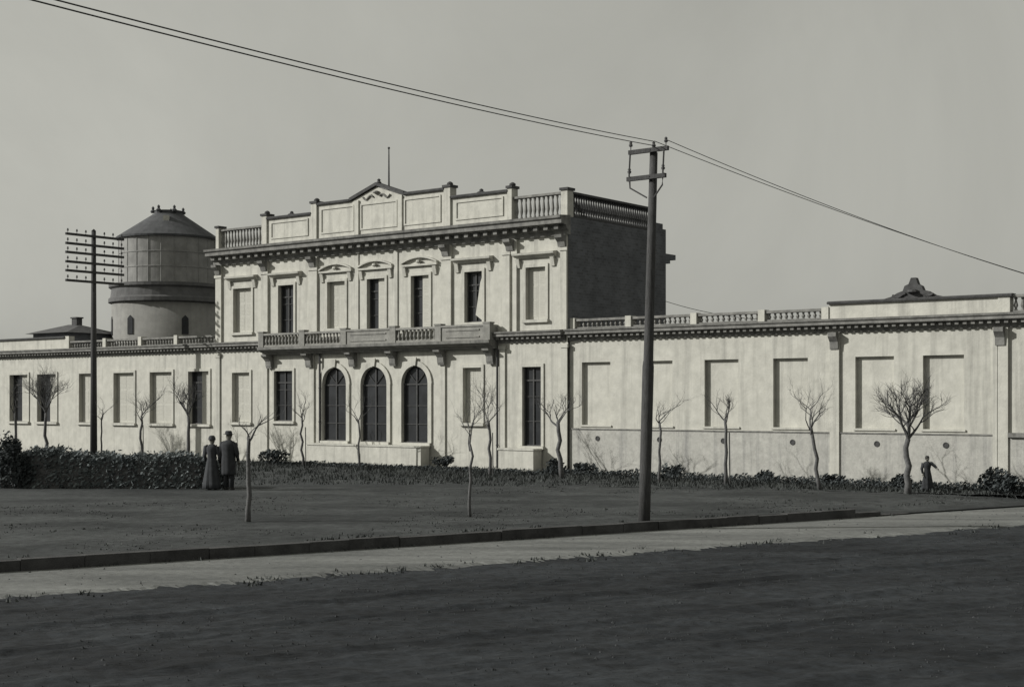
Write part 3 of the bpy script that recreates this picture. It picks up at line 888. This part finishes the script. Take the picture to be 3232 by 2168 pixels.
trees = [
    (34, None, -4.0, 4.1, 2.3, .65, (0, 0), 1.0, .06, 'bare tree at the left edge before the outermost wing window'),
    (105, None, -4.0, 4.2, 2.2, .55, (0, 0), 1.6, .08, 'dense pruned tree in front of the second left wing window'),
    (232, None, -3.0, 3.2, 2.0, .75, (0, 0), .7, .04, 'thin bare sapling just right of the telegraph pole'),
    (322, None, -3.0, 3.5, 2.1, .75, (.02, 0), 1.1, .06, 'slim pruned tree between the two shuttered left wing windows'),
    (430, None, -3.0, 3.7, 2.1, .75, (0, 0), 1.3, .08, 'pruned tree left of the two standing people'),
    (566, 1190, 0, 3.0, 1.85, .55, (.02, 0), .9, .055, 'tree standing forward on the open ground right of the two people'),
    (692, None, -2.2, 3.2, 2.1, .85, (-.05, 0), .8, .05, 'thin bare tree between the dark square window and the first arch'),
    (822, None, -2.2, 3.2, 2.0, .80, (-.06, 0), .6, .04, 'thin bare tree between the first and second arched windows'),
    (1073, 1178, 0, 3.0, 1.75, .55, (0, 0), .9, .035, 'slender sapling standing forward on the open ground below the balcony end'),
    (1118, None, -3.0, 3.5, 2.0, .80, (-.04, 0), 1.1, .055, 'bare tree left of the tall dark ground floor window'),
    (1284, None, -3.0, 3.3, 2.05, .85, (-.16, 0), 1.1, .08, 'leaning forked tree right of the tall dark window'),
    (1505, None, -3.3, 3.3, 2.1, .75, (0, 0), .8, .045, 'small bare tree half hidden behind the kerb utility pole'),
    (1657, None, -3.3, 3.35, 2.2, .75, (-.03, 0), 1.1, .055, 'bare tree before the third blind window of the right wing'),
    (1874, None, -3.3, 3.4, 1.95, .70, (-.30, .05), 1.0, .06, 'crooked tree leaning left beside the pilaster of the right wing'),
    (2072, None, -3.3, 3.45, 1.65, .42, (.02, 0), 1.5, .095, 'stoutest tree with a dense vase crown left of the child'),
]
for i, (px, by, v, H, fk, sp, ln, dn, tr, lb) in enumerate(trees):
    make_tree('bare_tree', lb, px_tree(px, by, v), H, fk, sp, ln, 40 + i, dn, tr, px in (105, 430, 2072))

# ------------------------------------------------------------------ hedge and shrubs
def leaves(b, r, fn, n, size):
    for _ in range(n):
        p = fn(r)
        a = Vector((r.gauss(0, 1), r.gauss(0, 1), r.gauss(.3, 1))).normalized()
        t = a.orthogonal().normalized(); w = a.cross(t)
        s = size * (.45 + 1.3 * r.random() ** 1.6)
        i = len(b.v)
        b.v += [tuple(p - t * s), tuple(p + w * s * .5), tuple(p + t * s), tuple(p - w * s * .5)]
        b.f.append((i, i + 1, i + 2, i + 3))
r = random.Random(5)
A, C = Vector((-22.5, 46.4, 0)), Vector((-9.15, 45.4, 0))
hd = thing('hedge', 'long dark clipped hedge in front of the left wing', 'hedge', A)
D = C - A; DN = Vector((-D.y, D.x, 0)).normalized()
def htop(s): return 1.0 + .10 * noise.noise(Vector((s * 6, 0, 0))) + .14 * noise.noise(Vector((s * 26, 5, 0))) + (.18 if .5 < s < .62 else 0) * math.sin((s - .5) / .12 * 3.14) - max(0, s - .9) * 3.2
def hfn(r):
    s = r.random(); h = max(.25, htop(s)); q = r.random()
    if q < .45: z, d = h + r.gauss(0, .07), r.uniform(-.5, .5)
    else: z, d = h * r.random(), -.5 + abs(r.gauss(0, .12)) if r.random() < .8 else r.uniform(-.5, .5)
    return D * s + DN * d + Vector((r.gauss(0, .05), 0, max(.02, z)))
b = MB(); leaves(b, r, hfn, 15000, .065); b.build('foliage', 'leaf', hd)
b = MB()
for i in range(40):
    s0, s1 = i / 40, (i + 1) / 40
    p, q = D * s0, D * s1; h0, h1 = max(.2, htop(s0) - .12), max(.2, htop(s1) - .12)
    f_ = DN * -.40; k = DN * .40; Z = Vector((0, 0, 1))
    b.poly([p + f_, q + f_, q + f_ + Z * h1, p + f_ + Z * h0]); b.poly([p + f_ + Z * h0, q + f_ + Z * h1, q + k + Z * h1, p + k + Z * h0]); b.poly([q + k, p + k, p + k + Z * h0, q + k + Z * h1])
for _ in range(260):                                # loose shoots standing out of the clipped top
    t_ = r.random(); p = D * t_ + DN * r.uniform(-.45, .4); h0 = max(.2, htop(t_) - .1)
    q = p + Vector((r.gauss(0, .08), r.gauss(0, .08), h0 + r.uniform(.12, .32)))
    b.tube([p + Vector((0, 0, h0)), q], [.008, .003], 3)
b.build('branches', 'bark', hd)
def shrub(label, base, w, d, h, n, seed, size=.06, rot=FA, group='dark shrubs along the foot of the station wall'):
    r = random.Random(seed)
    t = thing('shrub', label, 'shrub', base, rot, group)
    lob = [(r.uniform(-.55, .55) * w, r.uniform(-.4, .4) * d, r.uniform(.3, .72) * h, r.uniform(.28, .5)) for _ in range(9)]
    def fn(r):
        x, y, z, s = r.choice(lob)
        a = Vector((r.gauss(0, 1), r.gauss(0, 1), r.gauss(0, 1))).normalized() * (r.random() ** .35)
        p = Vector((x + a.x * s * w, y + a.y * s * d, z + a.z * s * h * .8)); p.z = max(.01, p.z); return p
    b = MB(); leaves(b, r, fn, n, size); b.build('foliage', 'cover', t)
    b = MB()
    for x, y, z, s in lob: b.tube([(x * .15, y * .15, 0), (x * .6, y * .6, z * .5), (x, y, z)], [.02, .014, .006], 4)
    b.build('branches', 'bark', t)
def shr_px(px, v): return px_tree(px, None, v)
shrub('tall dark shrub cut by the left edge of the view', (-15.9, 45.3, 0), .75, .6, 1.75, 2600, 21, rot=0)
shrub('ragged shrub right of the two people by the wall', shr_px(622, -2.6), 1.0, .6, .72, 900, 22)
shrub('small ragged shrub at the foot of the podium right of the third arch', shr_px(1012, -.9), .6, .4, .65, 700, 23)
shrub('ragged shrub around the foot of the leaning forked tree', shr_px(1268, -1.2), .6, .4, .62, 650, 24)
shrub('low wide shrub under the first blind window of the right wing', shr_px(1335, -1.3), .7, .4, .55, 600, 25)
shrub('low shrub just right of the kerb utility pole', shr_px(1535, -1.3), .6, .4, .55, 550, 26)
shrub('small shrub under the fourth blind window of the right wing', shr_px(1745, -1.3), .5, .35, .42, 400, 27)
shrub('shrub at the foot of the crooked leaning tree', shr_px(1905, -1.3), .6, .4, .5, 550, 28)
shrub('thin shrub at the foot of the stoutest tree', shr_px(2055, -1.5), .5, .4, .55, 500, 29)
shrub('upright dark shrub beneath the end pilaster of the right wing', shr_px(2262, -1.6), .5, .4, .75, 700, 30)
shrub('dark shrub at the right edge of the view', shr_px(2325, -1.8), .8, .5, .7, 1000, 31)
# low border planting along the wall foot
r = random.Random(8)
def lfn(r):
    u = r.uniform(-15.5, 24)
    k = .14 + .10 * noise.noise(Vector((u * .9, 0, 0))) + .12 * noise.noise(Vector((u * 3.1, 2, 0))) + (.10 if u > 0 else 0)
    p = wp(u, -1.5 + r.gauss(0, .35)); p.z = max(.02, k * r.random() ** .6); return p - wp(0, -1.5)
b = MB(); leaves(b, r, lfn, 14000, .045)
o = b.build('ground_cover', 'cover', None, False, tuple(wp(0, -1.5))); tag(o, 'low dark border planting along the foot of the station wall', 'plants', None, 'stuff')

# ------------------------------------------------------------------ people
def skinned(name, verts, edges, rad, m, parent, levels=2):
    me = bpy.data.meshes.new(name); me.from_pydata([tuple(v) for v in verts], edges, []); me.update()
    o = bpy.data.objects.new(name, me); COL.objects.link(o); o.parent = parent; me.materials.append(M[m])
    md = o.modifiers.new('skin', 'SKIN'); md.use_smooth_shade = True
    for i, rr in enumerate(rad):
        s = me.skin_vertices[0].data[i]; s.radius = (rr, rr) if not isinstance(rr, tuple) else rr; s.use_root = (i == 0)
    sb = o.modifiers.new('sub', 'SUBSURF'); sb.levels = levels; sb.render_levels = levels
    return o
def person(label, loc, rz, H, arms, coat_m, hat, dress=False, group=None):
    """arms = two wrist positions (left, right) in units of height, facing -y"""
    t = thing('person', label, 'person', loc, rz, group)
    V, E, Rd = [], [], []
    def add(p, rr, par=None):
        V.append(Vector(p) * H); Rd.append(rr * H)
        if par is not None: E.append((par, len(V) - 1))
        return len(V) - 1
    pel = add((0, 0, .53), .058); wst = add((0, -.005, .61), .050, pel); ch = add((0, .0, .73), .056, wst); nk0 = add((0, .005, .80), .036, ch)
    nk = add((0, .0, .855), .030, nk0); hd0 = add((0, -.008, .895), .045, nk); hd1 = add((0, -.004, .945), .050, hd0); add((0, .0, .975), .034, hd1)
    add((0, -.062, .915), .009, hd0)                                                     # nose
    for s in (-1, 1): add((s * .056, .004, .918), .010, hd0)                             # ears
    for s, wr in zip((-1, 1), arms):
        sh = add((s * .105, .005, .80), .030, ch)
        wr = Vector(wr); shp = Vector((s * .105, .005, .80))
        el = (shp + wr) / 2 + Vector((s * .03, .03, -.02))
        e = add(el, .027, sh); w = add(wr, .017, e)
        dr = (wr - el).normalized(); sd = dr.cross(Vector((0, 0, 1)) if abs(dr.z) < .8 else Vector((0, 1, 0))).normalized()
        pm = add(wr + dr * .035, .017, w)
        for k, (off, ln) in enumerate(((-.015, .036), (-.005, .043), (.005, .041), (.014, .032))):
            f1 = add(wr + dr * .055 + sd * off, .0055, pm); add(wr + dr * (.055 + ln) + sd * off * 1.1 + Vector((0, -.012, -.004)), .0045, f1)
        th = add(wr + dr * .03 + sd * -.026, .006, pm); add(wr + dr * .055 + sd * -.034, .005, th)
        hp = add((s * .05, 0, .49), .048, pel); kn = add((s * .055, -.012, .28), .036, hp); an = add((s * .055, .008, .045), .023, kn)
        toe = add((s * .06, -.075, .018), .020, an)
    skinned('body', V, E, Rd, 'skin', t)
    # coat or dress: one lofted shell
    b = MB()
    if dress: prof = [(.155, .02), (.150, .12), (.125, .30), (.105, .45), (.082, .58), (.080, .64), (.098, .72), (.100, .79), (.060, .83), (.040, .845)]
    else: prof = [(.118, .26), (.120, .30), (.118, .42), (.116, .52), (.110, .60), (.118, .70), (.124, .77), (.110, .815), (.060, .84), (.042, .855)]
    b.lathe([(rr * H, z * H) for rr, z in prof], (0, 0, 0), 40, 1.08, .84)
    for i_, (x, y, z) in enumerate(b.v):            # hanging folds of the cloth
        t_ = math.atan2(y, x); zf = z / H; lo_ = .62 if dress else .55
        a_ = max(0.0, (lo_ - zf) / lo_) * (.10 if dress else .05) + .012
        k_f = 1 + a_ * (math.sin(t_ * 7 + zf * 3) + .5 * math.sin(t_ * 12 + 1.3))
        b.v[i_] = (x * k_f, y * k_f, z)
    o = b.build('dress' if dress else 'coat', coat_m, t, True)
    for s, wr in zip((-1, 1), arms):
        shp = Vector((s * .108, .005, .795)); wr = Vector(wr); el = (shp + wr) / 2 + Vector((s * .03, .03, -.02))
        b = MB(); b.tube([shp * H - Vector((s * .02 * H, 0, 0)), shp * H, el * H, (el.lerp(wr, .93)) * H], [.046 * H, .050 * H, .040 * H, .030 * H], 10); b.build('sleeve', coat_m, o, True)
    if not dress:
        for s in (-1, 1):
            b = MB(); b.tube([(s * .052 * H, 0, .50 * H), (s * .056 * H, -.010 * H, .28 * H), (s * .056 * H, .005 * H, .045 * H)], [.066 * H, .050 * H, .040 * H], 10); b.build('trouser_leg', coat_m, t, True)
    for s in (-1, 1):
        b = MB(); b.lathe([(.030 * H, 0), (.036 * H, .012 * H), (.030 * H, .035 * H), (.015 * H, .045 * H)], (s * .058 * H, -.030 * H, 0), 10, .85, 1.7); b.build('shoe', 'hair', t, True)
    b = MB()
    if hat == 'brim': b.lathe([(.092 * H, .948 * H), (.094 * H, .954 * H), (.062 * H, .958 * H), (.058 * H, .995 * H), (.045 * H, 1.012 * H), (.015 * H, 1.010 * H)], n=18); b.build('hat', coat_m, t, True)
    elif hat == 'cloche': b.lathe([(.075 * H, .925 * H), (.066 * H, .94 * H), (.062 * H, .975 * H), (.04 * H, 1.005 * H), (.01 * H, 1.01 * H)], n=18); b.build('hat', coat_m, t, True)
    else: b.lathe([(.058 * H, .90 * H), (.060 * H, .94 * H), (.056 * H, .975 * H), (.036 * H, 1.0 * H), (.01 * H, 1.005 * H)], (0, .012 * H, 0), 16); b.build('hair', 'hair', t, True)
    return t
person('broad person in a dark overcoat and hat, right of the standing pair', ((522 - 1169) / 3232 * 44.5, 44.5, 0), R(165), 1.84, ((-.15, -.06, .50), (.15, -.05, .49)), 'cloth', 'brim')
person('shorter slimmer person in a dark coat and close hat, left of the standing pair', ((484 - 1169) / 3232 * 44.6, 44.6, 0), R(170), 1.70, ((-.14, -.05, .50), (.13, -.07, .52)), 'cloth2', 'cloche', True)
pc = px_tree(2117, None, -2.1)
person('small child in a long dark dress holding one arm out by the right wing', pc, R(-8), 1.10, ((-.13, -.05, .50), (.25, -.07, .66)), 'cloth', 'hair', True)
